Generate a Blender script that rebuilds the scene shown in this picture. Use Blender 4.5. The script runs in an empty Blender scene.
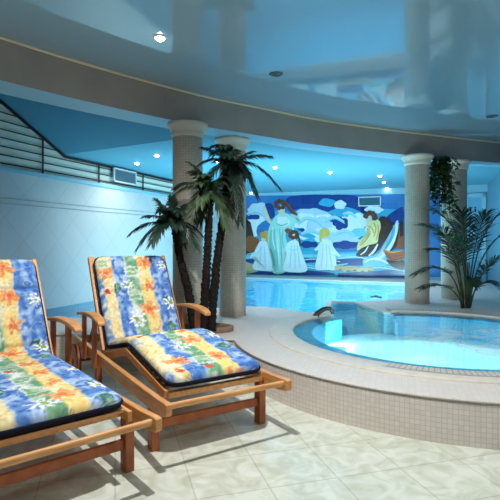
import bpy, bmesh, math, random
from mathutils import Vector, Matrix, noise

random.seed(7)
F, CX, CY, H = 470.0, 250.0, 240.0, 1.2
SC = bpy.context.scene
COL = SC.collection
PI = math.pi

# ------------------------------------------------------------------ helpers
def P(u, v, z):
    d = F * (H - z) / (v - CY)
    return Vector(((u - CX) * d / F, d, z))

def PD(u, v, d):
    return Vector(((u - CX) * d / F, d, H - (v - CY) * d / F))

def lin(r, g, b, a=1.0):
    def f(c):
        c /= 255.0
        return c / 12.92 if c <= 0.04045 else ((c + 0.055) / 1.055) ** 2.4
    return (f(r), f(g), f(b), a)

def tag(o, label=None, cat=None, group=None, kind=None):
    if label: o['label'] = label
    if cat: o['category'] = cat
    if group: o['group'] = group
    if kind: o['kind'] = kind
    return o

def empty(name, loc=(0, 0, 0), rz=0.0):
    o = bpy.data.objects.new(name, None)
    o.empty_display_size = 0.1
    COL.objects.link(o)
    o.location = loc
    o.rotation_euler = (0, 0, rz)
    return o

class MB:
    """collects shapes into one bmesh"""
    def __init__(self):
        self.bm = bmesh.new()
        self.uv = self.bm.loops.layers.uv.new('UVMap')
    def face(self, pts, mi=0, uvs=None, smooth=False):
        vs = [self.bm.verts.new(p) for p in pts]
        try:
            f = self.bm.faces.new(vs)
        except ValueError:
            return None
        f.material_index = mi
        f.smooth = smooth
        if uvs:
            for l, q in zip(f.loops, uvs):
                l[self.uv].uv = q
        return f
    def box(self, lo, hi, mi=0, M=None):
        x0, y0, z0 = lo; x1, y1, z1 = hi
        c = [(x0,y0,z0),(x1,y0,z0),(x1,y1,z0),(x0,y1,z0),(x0,y0,z1),(x1,y0,z1),(x1,y1,z1),(x0,y1,z1)]
        if M is not None:
            c = [M @ Vector(p) for p in c]
        vs = [self.bm.verts.new(p) for p in c]
        for q in ((3,2,1,0),(4,5,6,7),(0,1,5,4),(1,2,6,5),(2,3,7,6),(3,0,4,7)):
            f = self.bm.faces.new([vs[i] for i in q]); f.material_index = mi
    def bar(self, p, q, wx, wz, up=(0, 0, 1), mi=0):
        """box running p -> q with width wx across and wz along 'up'"""
        p = Vector(p); q = Vector(q)
        y = (q - p); L = y.length; y.normalize()
        up = Vector(up)
        x = y.cross(up).normalized(); z = x.cross(y).normalized()
        M = Matrix((( x.x, y.x, z.x, p.x), (x.y, y.y, z.y, p.y), (x.z, y.z, z.z, p.z), (0,0,0,1)))
        self.box((-wx/2, 0, -wz/2), (wx/2, L, wz/2), mi, M)
    def tube(self, pts, r, n=8, mi=0, cap=True, smooth=True, closed=False):
        pts = [Vector(p) for p in pts]
        m = len(pts)
        rs = r if isinstance(r, (list, tuple)) else [r] * m
        rings = []
        ref = Vector((0, 0, 1))
        prev = None
        for i, p in enumerate(pts):
            if closed:
                t = pts[(i+1) % m] - pts[i-1]
            else:
                t = pts[min(i+1, m-1)] - pts[max(i-1, 0)]
            if t.length < 1e-9: t = Vector((0, 0, 1))
            t.normalize()
            if prev is None:
                a = ref if abs(t.dot(ref)) < 0.95 else Vector((1, 0, 0))
                x = t.cross(a).normalized()
            else:
                x = (prev - t * prev.dot(t))
                x = x.normalized() if x.length > 1e-6 else t.cross(ref).normalized()
            prev = x
            y = t.cross(x)
            rings.append([self.bm.verts.new(p + (x * math.cos(2*PI*k/n) + y * math.sin(2*PI*k/n)) * rs[i]) for k in range(n)])
        rng = range(m if closed else m - 1)
        for i in rng:
            A, B = rings[i], rings[(i+1) % m]
            for k in range(n):
                f = self.bm.faces.new((A[k], A[(k+1) % n], B[(k+1) % n], B[k]))
                f.material_index = mi; f.smooth = smooth
        if cap and not closed:
            for R, rev in ((rings[0], True), (rings[-1], False)):
                f = self.bm.faces.new(list(reversed(R)) if rev else R); f.material_index = mi
    def lathe(self, prof, c=(0, 0), n=48, mi=0, smooth=True, a0=0.0, a1=2*PI, uvr=None):
        """prof: (radius, z) list; UV = (arc metres, running length)"""
        full = abs(a1 - a0 - 2*PI) < 1e-6
        run = [0.0]
        for i in range(1, len(prof)):
            run.append(run[-1] + math.hypot(prof[i][0]-prof[i-1][0], prof[i][1]-prof[i-1][1]))
        rings = []
        for r, z in prof:
            rings.append([self.bm.verts.new((c[0] + r*math.cos(a0+(a1-a0)*k/n), c[1] + r*math.sin(a0+(a1-a0)*k/n), z)) for k in range(n if full else n+1)])
        R = uvr or max(p[0] for p in prof)
        for i in range(len(prof)-1):
            for k in range(n):
                k2 = (k+1) % n if full else k+1
                f = self.bm.faces.new((rings[i][k], rings[i][k2], rings[i+1][k2], rings[i+1][k]))
                f.smooth = smooth; f.material_index = mi
                u0, u1 = (a0+(a1-a0)*k/n)*R, (a0+(a1-a0)*(k+1)/n)*R
                for l, q in zip(f.loops, ((u0, run[i]), (u1, run[i]), (u1, run[i+1]), (u0, run[i+1]))):
                    l[self.uv].uv = q
    def strip(self, pts, z0, z1, mi=0, smooth=True):
        """upright wall along a 2-D polyline with metre UVs; z0/z1 numbers or lists"""
        n = len(pts); s = 0.0
        lo = [self.bm.verts.new((p[0], p[1], z0[i] if isinstance(z0, list) else z0)) for i, p in enumerate(pts)]
        hi = [self.bm.verts.new((p[0], p[1], z1[i] if isinstance(z1, list) else z1)) for i, p in enumerate(pts)]
        for i in range(n-1):
            L = math.hypot(pts[i+1][0]-pts[i][0], pts[i+1][1]-pts[i][1])
            f = self.bm.faces.new((lo[i], lo[i+1], hi[i+1], hi[i]))
            f.smooth = smooth; f.material_index = mi
            for l in f.loops:
                k = 0 if l.vert in (lo[i], hi[i]) else L
                l[self.uv].uv = (s + k, l.vert.co.z)
            s += L
    def build(self, name, mats, parent=None, bevel=0.0, recalc=True):
        if recalc:
            bmesh.ops.recalc_face_normals(self.bm, faces=self.bm.faces[:])
        me = bpy.data.meshes.new(name)
        self.bm.to_mesh(me); self.bm.free()
        for m in (mats if isinstance(mats, (list, tuple)) else [mats]):
            me.materials.append(m)
        o = bpy.data.objects.new(name, me)
        COL.objects.link(o)
        if parent is not None: o.parent = parent
        if bevel > 0:
            b = o.modifiers.new('Bevel', 'BEVEL'); b.width = bevel; b.segments = 2; b.limit_method = 'ANGLE'
            b.angle_limit = math.radians(40)
        return o

def spline(pts, n=10):
    """Catmull-Rom through 2-D or 3-D points"""
    pts = [Vector(p) for p in pts]
    q = [pts[0]*2 - pts[1]] + pts + [pts[-1]*2 - pts[-2]]
    out = []
    for i in range(1, len(q)-2):
        a, b, c, d = q[i-1], q[i], q[i+1], q[i+2]
        for k in range(n):
            t = k / n
            out.append(0.5*((2*b) + (c-a)*t + (2*a-5*b+4*c-d)*t*t + (3*b-a-3*c+d)*t**3))
    out.append(pts[-1])
    return out

def inside(p, poly):
    c = False; j = len(poly) - 1
    for i in range(len(poly)):
        a, b = poly[i], poly[j]
        if (a[1] > p[1]) != (b[1] > p[1]) and p[0] < (b[0]-a[0])*(p[1]-a[1])/(b[1]-a[1]) + a[0]: c = not c
        j = i
    return c

def slab(name, outlines, z, th, mat):
    """flat slab with holes, its top at z: the first outline less the others"""
    from mathutils.geometry import delaunay_2d_cdt
    vs, es = [], []
    for pts in outlines:
        k = len(vs); n = len(pts)
        vs += [Vector((p[0], p[1])) for p in pts]; es += [(k+i, k+(i+1) % n) for i in range(n)]
    v, e, f, *_ = delaunay_2d_cdt(vs, es, [], 0, 1e-5)
    mb = MB()
    nv = [(mb.bm.verts.new((p.x, p.y, z)), mb.bm.verts.new((p.x, p.y, z-th))) for p in v]
    cnt = {}
    for t in f:
        c = sum((v[i] for i in t), Vector((0, 0))) / len(t)
        if not inside(c, outlines[0]) or any(inside(c, q) for q in outlines[1:]): continue
        mb.bm.faces.new([nv[i][0] for i in t]); mb.bm.faces.new([nv[i][1] for i in reversed(t)])
        for i in range(len(t)):
            k = (t[i], t[(i+1) % len(t)])
            cnt[frozenset(k)] = None if frozenset(k) in cnt else k
    for k in cnt.values():
        if k: mb.bm.faces.new((nv[k[1]][0], nv[k[0]][0], nv[k[0]][1], nv[k[1]][1]))
    for q in [x for pr in nv for x in pr if not x.link_faces]: mb.bm.verts.remove(q)
    return mb.build(name, mat)

# ------------------------------------------------------------------ materials
def mat(name, col=(0.5, 0.5, 0.5, 1), rough=0.5, metal=0.0, spec=0.5, emit=None, estr=0.0):
    m = bpy.data.materials.new(name); m.use_nodes = True
    b = m.node_tree.nodes['Principled BSDF']
    b.inputs['Base Color'].default_value = col
    b.inputs['Roughness'].default_value = rough
    b.inputs['Metallic'].default_value = metal
    b.inputs['Specular IOR Level'].default_value = spec
    if emit:
        b.inputs['Emission Color'].default_value = emit
        b.inputs['Emission Strength'].default_value = estr
    return m

def N(m, t, **kw):
    n = m.node_tree.nodes.new(t)
    for k, v in kw.items():
        if k in n.inputs: n.inputs[k].default_value = v
        else: setattr(n, k, v)
    return n

def L(m, a, b): m.node_tree.links.new(a, b)

def noisy(name, c1, c2, scale=6.0, rough=0.5, spec=0.4, stretch=(1, 1, 1), bump=0.0, detail=4.0, lo=0.35, hi=0.65):
    m = mat(name, c1, rough, 0, spec)
    b = m.node_tree.nodes['Principled BSDF']
    tc = N(m, 'ShaderNodeTexCoord'); mp = N(m, 'ShaderNodeMapping'); mp.inputs['Scale'].default_value = stretch
    no = N(m, 'ShaderNodeTexNoise'); no.inputs['Scale'].default_value = scale; no.inputs['Detail'].default_value = detail
    cr = N(m, 'ShaderNodeValToRGB')
    cr.color_ramp.elements[0].color = c1; cr.color_ramp.elements[0].position = lo
    cr.color_ramp.elements[1].color = c2; cr.color_ramp.elements[1].position = hi
    L(m, tc.outputs['Object'], mp.inputs['Vector']); L(m, mp.outputs['Vector'], no.inputs['Vector'])
    L(m, no.outputs['Fac'], cr.inputs['Fac']); L(m, cr.outputs['Color'], b.inputs['Base Color'])
    if bump:
        bp = N(m, 'ShaderNodeBump'); bp.inputs['Strength'].default_value = bump; bp.inputs['Distance'].default_value = 0.01
        L(m, no.outputs['Fac'], bp.inputs['Height']); L(m, bp.outputs['Normal'], b.inputs['Normal'])
    return m

def mosaic(name, c1, c2, grout, size=0.03, rough=0.35, spec=0.4, mortar=0.08, coord='UV', rot=0.0, bump=0.25, marble=None):
    m = mat(name, c1, rough, 0, spec)
    b = m.node_tree.nodes['Principled BSDF']
    tc = N(m, 'ShaderNodeTexCoord'); mp = N(m, 'ShaderNodeMapping')
    mp.inputs['Scale'].default_value = (1/size, 1/size, 1/size); mp.inputs['Rotation'].default_value = (0, 0, rot)
    br = N(m, 'ShaderNodeTexBrick'); br.offset = 0.0; br.squash = 1.0
    br.inputs['Color1'].default_value = c1; br.inputs['Color2'].default_value = c2; br.inputs['Mortar'].default_value = grout
    br.inputs['Scale'].default_value = 1.0; br.inputs['Mortar Size'].default_value = mortar
    br.inputs['Mortar Smooth'].default_value = 0.2; br.inputs['Bias'].default_value = 0.0
    br.inputs['Brick Width'].default_value = 1.0; br.inputs['Row Height'].default_value = 1.0
    L(m, tc.outputs[coord], mp.inputs['Vector']); L(m, mp.outputs['Vector'], br.inputs['Vector'])
    src = br.outputs['Color']
    if marble:
        no = N(m, 'ShaderNodeTexNoise'); no.inputs['Scale'].default_value = marble[0]; no.inputs['Detail'].default_value = 6; no.inputs['Distortion'].default_value = 1.2
        L(m, tc.outputs[coord], no.inputs['Vector'])
        cr = N(m, 'ShaderNodeValToRGB'); cr.color_ramp.elements[0].position = 0.35; cr.color_ramp.elements[1].position = 0.62
        cr.color_ramp.elements[0].color = marble[1]; cr.color_ramp.elements[1].color = marble[2]
        L(m, no.outputs['Fac'], cr.inputs['Fac'])
        mx = N(m, 'ShaderNodeMix'); mx.data_type = 'RGBA'; mx.blend_type = 'MULTIPLY'; mx.inputs[0].default_value = 1.0
        L(m, br.outputs['Color'], mx.inputs[6]); L(m, cr.outputs['Color'], mx.inputs[7]); src = mx.outputs[2]
    L(m, src, b.inputs['Base Color'])
    if bump:
        bp = N(m, 'ShaderNodeBump'); bp.invert = True; bp.inputs['Strength'].default_value = bump; bp.inputs['Distance'].default_value = 0.003
        L(m, br.outputs['Fac'], bp.inputs['Height']); L(m, bp.outputs['Normal'], b.inputs['Normal'])
    return m

def water_mat(name, tint, scale, strength, gloss=1.0, froth=None):
    m = bpy.data.materials.new(name); m.use_nodes = True
    nt = m.node_tree
    for n in list(nt.nodes): nt.nodes.remove(n)
    out = N(m, 'ShaderNodeOutputMaterial')
    tr = N(m, 'ShaderNodeBsdfTransparent'); tr.inputs['Color'].default_value = tint
    gl = N(m, 'ShaderNodeBsdfGlossy'); gl.inputs['Roughness'].default_value = 0.03; gl.inputs['Color'].default_value = (1, 1, 1, 1)
    fr = N(m, 'ShaderNodeFresnel'); fr.inputs['IOR'].default_value = 1.33
    tc = N(m, 'ShaderNodeTexCoord'); no = N(m, 'ShaderNodeTexNoise')
    no.inputs['Scale'].default_value = scale; no.inputs['Detail'].default_value = 2.0; no.inputs['Distortion'].default_value = 0.6
    bp = N(m, 'ShaderNodeBump'); bp.inputs['Strength'].default_value = strength; bp.inputs['Distance'].default_value = 0.02
    mx = N(m, 'ShaderNodeMixShader')
    L(m, tc.outputs['Object'], no.inputs['Vector']); L(m, no.outputs['Fac'], bp.inputs['Height'])
    L(m, bp.outputs['Normal'], gl.inputs['Normal']); L(m, bp.outputs['Normal'], fr.inputs['Normal'])
    ml = N(m, 'ShaderNodeMath'); ml.operation = 'MULTIPLY'; ml.inputs[1].default_value = gloss
    L(m, fr.outputs['Fac'], ml.inputs[0]); L(m, ml.outputs[0], mx.inputs['Fac'])
    body = tr.outputs[0]
    if froth:                                                     # air bubbles driven up by the jets
        df = N(m, 'ShaderNodeBsdfDiffuse'); df.inputs['Color'].default_value = (.88, .96, .97, 1)
        ds = N(m, 'ShaderNodeVectorMath'); ds.operation = 'DISTANCE'; ds.inputs[1].default_value = (froth[0], froth[1], 0.268)
        L(m, tc.outputs['Object'], ds.inputs[0])
        mr = N(m, 'ShaderNodeMapRange'); mr.inputs['From Min'].default_value = 1.15; mr.inputs['From Max'].default_value = 0.1
        mr.inputs['To Min'].default_value = 0.0; mr.inputs['To Max'].default_value = 0.95
        L(m, ds.outputs['Value'], mr.inputs['Value'])
        n2 = N(m, 'ShaderNodeTexNoise'); n2.inputs['Scale'].default_value = 2.2; n2.inputs['Detail'].default_value = 8.0; n2.inputs['Distortion'].default_value = 1.0
        L(m, tc.outputs['Object'], n2.inputs['Vector'])
        m2 = N(m, 'ShaderNodeMapRange'); m2.inputs['From Min'].default_value = 0.32; m2.inputs['From Max'].default_value = 0.68
        L(m, n2.outputs['Fac'], m2.inputs['Value'])
        mu = N(m, 'ShaderNodeMath'); mu.operation = 'MULTIPLY'; L(m, mr.outputs[0], mu.inputs[0]); L(m, m2.outputs[0], mu.inputs[1])
        m3 = N(m, 'ShaderNodeMixShader'); L(m, mu.outputs[0], m3.inputs['Fac']); L(m, tr.outputs[0], m3.inputs[1]); L(m, df.outputs[0], m3.inputs[2])
        body = m3.outputs[0]
    L(m, body, mx.inputs[1]); L(m, gl.outputs[0], mx.inputs[2]); L(m, mx.outputs[0], out.inputs['Surface'])
    return m

M = {}
M['teak'] = noisy('teak wood', lin(204, 138, 78), lin(226, 166, 104), 9, 0.38, 0.45, (6, 0.7, 6), 0.03)  # lighter tone of the lit upper parts put into the colour
M['teak_cross'] = noisy('teak wood of the cross bars', lin(208, 144, 84), lin(230, 172, 112), 9, 0.38, 0.45, (0.7, 6, 6), 0.03)
M['teak_shaded'] = noisy('teak wood in shade', lin(150, 78, 40), lin(182, 104, 56), 9, 0.4, 0.45, (1, 6, 1), 0.05)  # same wood, with the shade on legs and lower parts in its colour
M['floor'] = mosaic('marbled floor tile', lin(228, 232, 224), lin(220, 225, 215), lin(204, 205, 190), 0.36, 0.25, 0.5, 0.012, 'Object', math.radians(-16), 0.1,
                    (7.0, lin(226, 226, 214), lin(255, 255, 252)))
M['face'] = mosaic('pale pink mosaic', lin(232, 222, 214), lin(222, 212, 204), lin(206, 196, 188), 0.030, 0.4, 0.4, 0.07)
M['deck'] = mosaic('sand deck mosaic', lin(222, 215, 208), lin(216, 209, 202), lin(210, 203, 196), 0.04, 0.45, 0.35, 0.05, 'Object', 0.3, 0.05)
M['ring'] = noisy('cream coping stone', lin(214, 207, 196), lin(224, 218, 208), 14, 0.42, 0.35)
M['grate'] = mosaic('overflow grating tiles', lin(222, 216, 208), lin(214, 208, 200), lin(164, 156, 148), 0.04, 0.4, 0.4, 0.12)
M['column'] = mosaic('sand column mosaic', lin(202, 190, 174), lin(190, 178, 162), lin(172, 161, 146), 0.028, 0.45, 0.35, 0.1)
M['cap'] = mat('cream capital paint', lin(226, 216, 198), 0.5)
M['beam'] = noisy('taupe beam paint', lin(162, 154, 148), lin(170, 162, 156), 3, 0.5, 0.3)
M['cove'] = mat('cream cove trim', lin(236, 222, 196), 0.4)
M['soffit'] = mat('pool-lit soffit paint', lin(150, 196, 214), 0.5)  # blue light from the pool put into the underside's colour
M['pool_ceiling'] = mat('blue-lit ceiling paint', lin(106, 174, 194), 0.7, 0, 0.2)  # blue paint that also carries the pool's blue light in its colour
M['slope'] = mat('mid blue-lit ceiling paint', lin(88, 152, 178), 0.7, 0, 0.2)  # the pool's blue light is in this colour too
M['wall_tile'] = mosaic('pale blue wall tile', lin(198, 201, 200), lin(193, 197, 196), lin(180, 185, 186), 0.42, 0.3, 0.4, 0.012, 'UV', math.radians(45), 0.15)
M['wall_upper'] = mat('cream rail backing', lin(232, 236, 222), 0.5)
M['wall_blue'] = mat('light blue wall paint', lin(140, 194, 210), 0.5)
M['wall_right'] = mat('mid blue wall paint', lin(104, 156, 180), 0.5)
M['dado'] = mat('grey dado line', lin(150, 162, 160), 0.4)
M['basin'] = mosaic('turquoise pool mosaic', lin(70, 172, 210), lin(58, 162, 204), lin(110, 190, 216), 0.06, 0.3, 0.4, 0.06)
M['basin_floor'] = mosaic('turquoise pool floor mosaic', lin(84, 184, 216), lin(72, 174, 210), lin(110, 196, 220), 0.06, 0.3, 0.4, 0.06, 'Object')
M['spa_basin'] = mosaic('aqua spa mosaic', lin(176, 226, 234), lin(166, 220, 230), lin(190, 230, 236), 0.05, 0.3, 0.4, 0.06, 'Object')
M['spa_basin_wall'] = mosaic('aqua spa wall mosaic', lin(120, 200, 222), lin(108, 190, 216), lin(150, 212, 226), 0.05, 0.3, 0.4, 0.06)
M['teal'] = mosaic('teal spa edge mosaic', lin(52, 146, 180), lin(44, 134, 170), lin(84, 164, 188), 0.05, 0.3, 0.4, 0.06)
M['pool_water'] = water_mat('pool water', (0.72, 0.93, 0.97, 1), 2.6, 0.35, 0.7)
M['spa_water'] = water_mat('whirlpool water', (0.80, 0.95, 0.97, 1), 5.0, 0.15, 0.62, (2.15, 4.35))
M['black'] = mat('black metal', lin(26, 26, 28), 0.4)
M['chrome'] = mat('dark bronze', lin(70, 66, 58), 0.3, 0.8)
M['white'] = mat('white paint', lin(226, 228, 228), 0.4)
M['door'] = mat('pale blue door paint', lin(150, 198, 218), 0.4)
M['door_panel'] = mat('blue door paint', lin(110, 176, 206), 0.4)
M['glow'] = mat('lit lamp', (1, 1, 1, 1), 0.4, 0, 0.5, (1, 0.93, 0.84, 1), 25.0)
M['unlit'] = mat('unlit lamp glass', lin(60, 66, 70), 0.15, 0, 0.7)
M['metal'] = mat('grey lamp metal', lin(120, 124, 126), 0.3, 0.9)
M['trunk'] = noisy('dark fibrous trunk', lin(18, 14, 13), lin(46, 37, 31), 30, 0.9, 0.2, (1, 1, 2.5), 0.8)
M['leaf'] = noisy('dark palm leaf', lin(18, 36, 30), lin(44, 70, 54), 9, 0.4, 0.4)
M['leaf_b'] = noisy('olive palm leaf', lin(34, 50, 34), lin(82, 104, 70), 9, 0.45, 0.4)
M['areca'] = noisy('deep green areca leaf', lin(26, 46, 40), lin(62, 88, 66), 8, 0.4, 0.4)
M['cane'] = noisy('areca cane', lin(74, 66, 40), lin(110, 104, 60), 12, 0.5, 0.3)
M['ivy'] = noisy('ivy leaf', lin(20, 54, 34), lin(74, 122, 66), 14, 0.4, 0.4)
M['oval_fill'] = noisy('brown shaded floor fill', lin(92, 66, 48), lin(132, 102, 80), 40, 0.95, 0.2, (1, 1, 1), 0.6)
M['floor_patch'] = noisy('brown shaded floor rim', lin(128, 104, 84), lin(150, 126, 104), 12, 0.6, 0.3)
M['float'] = mat('dark blue plastic', lin(24, 60, 110), 0.4)
M['navy'] = mat('navy piping cloth', lin(22, 26, 44), 0.8, 0, 0.2)
M['vent_slat'] = mat('blue grey vent slats', lin(120, 140, 150), 0.4)
M['vent_teal'] = mat('teal vent slats', lin(60, 124, 136), 0.4)

# glossy stretch ceiling
m = mat('glossy grey blue stretch ceiling', lin(152, 184, 200), 0.05, 0.0, 0.5)
b = m.node_tree.nodes['Principled BSDF']; b.inputs['IOR'].default_value = 2.0
M['gloss_ceiling'] = m

# ------------------------------------------------------------------ plan of the room
WA = Vector((-2.67, 6.82)); WD = Vector((0.39, 1.0))            # left wall line
MO = Vector((1.65, 11.9)); MD = Vector((0.93, -0.365)).normalized()  # mural wall line
def cross2(a, b): return a.x*b.y - a.y*b.x
def meet(p, d, q, e):
    t = cross2(q - p, e) / cross2(d, e)
    return p + d*t
def ray_wall(u, p, d):
    return meet(Vector((0, 0)), Vector(((u-CX)/F, 1.0)), p, d)
def on_wall(u, v, p, d, off=0.0):
    q = ray_wall(u, p, d)
    n = Vector((-d.y, d.x)).normalized()
    if n.dot(q) > 0: n = -n
    z = H - (v - CY) * q.y / F
    return Vector((q.x + n.x*off, q.y + n.y*off, z))
CORNER = meet(WA, WD, MO, MD)
RW0 = ray_wall(487.5, MO, MD)                                    # right end of the mural wall
RWD = Vector((0.39, 1.0))
RW1 = RW0 - RWD * 4.0
RW2 = Vector((7.5, RW1.y))
DECK, CEIL, LOWC = 0.275, 2.78, 2.44
C0 = Vector((1.85, 4.65)); RW = 1.42; RRING = 1.66; RDECK = 2.01
def circ(r, a): return Vector((C0.x + r*math.cos(math.radians(a)), C0.y + r*math.sin(math.radians(a))))

# ------------------------------------------------------------------ floor, deck, basins
front = [Vector((-5.0, 4.3)), Vector((-3.0, 4.62)), Vector((-1.6, 4.62)), Vector((-0.85, 4.5)), Vector((-0.42, 4.42)), circ(RDECK, 188)]
front = [Vector((p.x, p.y)) for p in spline([(p.x, p.y, 0) for p in front], 8)]
front += [circ(RDECK, a) for a in range(192, 361, 3)]
front += [Vector((4.2, 5.0)), Vector((7.5, 5.2))]
mb = MB()
pts = [(-5.5, -3.0)] + [(p.x, p.y + 0.04) for p in front[:1]]
fl = [Vector((-5.0, -3.0, 0))] + [Vector((p.x, p.y, 0)) + Vector((0, 0.03, 0)) for p in front] + [Vector((7.5, -3.0, 0))]
f = mb.face(fl); bmesh.ops.triangulate(mb.bm, faces=[f])
o = mb.build('floor', M['floor']); tag(o, kind='structure')
for p in o.data.polygons:
    if p.normal.z < 0: o.data.flip_normals(); break

T0 = Vector((1.56, 6.98)); W2 = Vector((1.24, 7.10)); W1 = Vector((1.00, 6.02))
A0, A1 = 125.0, 455.0
spa_out = [circ(RW, a) for a in [A0 + (A1-A0)*k/110 for k in range(111)]] + [T0, W2, W1]
# pool outline
pe = spline([(-1.9, 5.6, 0), (-0.95, 5.95, 0), (-0.5, 6.35, 0), (-0.07, 6.56, 0), (0.356, 6.42, 0), (0.68, 6.05, 0), (0.90, 6.0, 0)], 8)
wl = meet(WA, WD, Vector((-1.9, 5.6)), Vector((1, 0)))
fo = 0.9
FN = Vector((MD.y, -MD.x))
if FN.y > 0: FN = -FN
FE = MO + FN*fo
far_l = meet(WA, WD, FE, MD); far_r = ray_wall(416, FE, MD)
pool_out = [wl] + [Vector((p.x, p.y)) for p in pe] + [W1 + Vector((-0.06, 0.06)), W2 + Vector((-0.06, 0.07)), T0 + Vector((0.03, 0.09)), Vector((2.35, 7.35)), Vector((2.9, 7.6)), far_r, far_l]
deck_out = [Vector((p.x, p.y)) for p in front] + [Vector((7.5, 6.4)), RW1 + Vector((0.05, 0)), RW0, CORNER + Vector((0.01, -0.02)), WA + WD*(-2.3)]
# keep the deck inside the wall lines
deck_out[0] = meet(WA, WD, front[0], front[1]-front[0])
deck_out[-1] = WA + WD*(-1.5)
o = slab('pool_deck', [deck_out, pool_out, spa_out], DECK, 0.03, M['deck'])
tag(o, kind='structure')
mb = MB(); mb.strip([Vector((p.x, p.y)) for p in front], 0.0, DECK - 0.012)
o = mb.build('trim_1', M['face'], recalc=False); tag(o, kind='structure')
# rounded nosing of the deck edge
mb = MB(); mb.tube([(p.x, p.y, DECK - 0.007) for p in front], 0.0075, 10)
o = mb.build('trim_2', M['deck']); tag(o, kind='structure')

def basin(name, out, zt, zb, mw, mf):
    mb = MB()
    mb.strip(list(out) + [out[0]], zb, zt, 0, False)
    f = mb.face([Vector((p.x, p.y, zb)) for p in out], 1)
    bmesh.ops.triangulate(mb.bm, faces=[f])
    return tag(mb.build(name, [mw, mf], recalc=False), kind='structure')
basin('pool_basin', pool_out, DECK - 0.03, -0.75, M['basin'], M['basin_floor'])
basin('spa_basin', spa_out, DECK - 0.03, -0.40, M['spa_basin_wall'], M['spa_basin'])
# bench round the inside of the whirlpool
mb = MB()
a0, a1 = math.radians(A0 + 3), math.radians(A1 - 3)
mb.lathe([(1.415, 0.0), (1.02, 0.0), (0.99, -0.02), (0.99, -0.40)], C0, 110, 0, True)
tag(mb.build('spa_bench', M['spa_basin'], recalc=False), kind='structure')
mb = MB()
mb.lathe([(1.418, 0.256), (1.23, 0.256), (1.22, 0.246), (1.22, -0.02)], C0, 110, 0, False, a0, a1)
tag(mb.build('spa_step', M['teal'], recalc=False), kind='structure')
# coping ring, then the grating set in it
mb = MB(); a0, a1 = math.radians(A0 + 2), math.radians(A1 - 4)
mb.lathe([(RRING, DECK), (RRING, DECK+0.009), (RRING-0.006, DECK+0.014), (RRING-0.02, DECK+0.016), (RW+0.12, DECK+0.016), (RW+0.008, DECK+0.016), (RW, DECK+0.011), (RW, DECK-0.06)], C0, 160, 0, True, a0, a1)
tag(mb.build('spa_coping', M['ring'], recalc=False), kind='structure')
mb = MB(); mb.lathe([(RW+0.125, DECK+0.0195), (RW+0.012, DECK+0.0195)], C0, 140, 0, False, math.radians(235), math.radians(A1-5))
tag(mb.build('spa_grating', M['grate'], recalc=False), kind='structure')
# weir between whirlpool and pool
# water sheets
def sheet(name, out, z, m):
    mb = MB(); f = mb.face([Vector((p.x, p.y, z)) for p in out]); bmesh.ops.triangulate(mb.bm, faces=[f])
    o = mb.build(name, m, recalc=False)
    me = o.data
    if me.polygons[0].normal.z < 0: me.flip_normals()
    return o
pw = list(pool_out); pw[0] = pw[0] + Vector((.03, 0)); pw[-1] = pw[-1] + Vector((.03, 0))
tag(sheet('pool_water', pw, 0.238, M['pool_water']), 'clear blue water of the large swimming pool below the tile mural', 'water', kind='stuff')
tag(sheet('whirlpool_water', spa_out, 0.268, M['spa_water']), 'aqua water filling the round raised whirlpool', 'water', kind='stuff')

# ------------------------------------------------------------------ walls
def wl3(t, z, off=0.0):
    n = Vector((WD.y, -WD.x)).normalized()
    p = WA + WD*t + n*off
    return Vector((p.x, p.y, z))
tC = (CORNER.y - WA.y) / WD.y
EDGE = 2.10
mb = MB()
p0, p1 = wl3(-9, 0), wl3(tC, 0)
mb.strip([(p0.x, p0.y), (p1.x, p1.y)], -0.8, EDGE)
q0, q1 = wl3(-9, 0, -0.05), wl3(tC, 0, -0.05)
mb.face([(p0.x, p0.y, EDGE), (p1.x, p1.y, EDGE), (q1.x, q1.y, EDGE), (q0.x, q0.y, EDGE)], 1)
mb.strip([(q0.x, q0.y), (q1.x, q1.y)], EDGE, 6.0, 2)
tag(mb.build('wall_left', [M['wall_tile'], M['wall_blue'], M['wall_upper']], recalc=False), kind='structure')
# tiled band lines under the ledge
mb = MB()
for z, h in ((1.72, 0.008), (1.655, 0.008)):
    a, c = wl3(-9, z, 0.004), wl3(tC, z, 0.004)
    mb.bar(a, c, 0.008, h)
a, c = wl3(-9, EDGE - 0.02, 0.012), wl3(tC, EDGE - 0.02, 0.012)
mb.bar(a, c, 0.03, 0.05, mi=1)
tag(mb.build('trim_3', [M['dado'], M['wall_blue']]), kind='structure')

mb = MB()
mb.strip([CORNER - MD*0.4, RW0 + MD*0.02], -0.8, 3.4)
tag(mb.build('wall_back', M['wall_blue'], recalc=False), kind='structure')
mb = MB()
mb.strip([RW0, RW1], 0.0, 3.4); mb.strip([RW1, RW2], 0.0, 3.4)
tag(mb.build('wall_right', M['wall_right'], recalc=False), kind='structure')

# ------------------------------------------------------------------ beam and ceilings
bc = [(-4.9, -0.6, 0), (-3.35, 1.6, 0), (-1.94, 3.64, 0), (-0.81, 4.86, 0), (0, 5.5, 0), (1.36, 6.4, 0), (4.03, 7.57, 0), (6.3, 8.2, 0)]
bf = [Vector((p.x, p.y)) for p in spline(bc, 14)]
bb = []
for i, p in enumerate(bf):
    t = bf[min(i+1, len(bf)-1)] - bf[max(i-1, 0)]
    n = Vector((-t.y, t.x)).normalized()
    w = 0.34
    bb.append(p + n*w)
mb = MB()
mb.strip(bf, LOWC, CEIL + 0.02, 0)
for i in range(len(bf)-1):
    mb.face([(bf[i].x, bf[i].y, LOWC), (bf[i+1].x, bf[i+1].y, LOWC), (bb[i+1].x, bb[i+1].y, LOWC), (bb[i].x, bb[i].y, LOWC)], 1)
mb.strip(bb, LOWC, 4.6, 1)
tag(mb.build('ceiling_beam', [M['beam'], M['soffit']], recalc=False), kind='structure')
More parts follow.
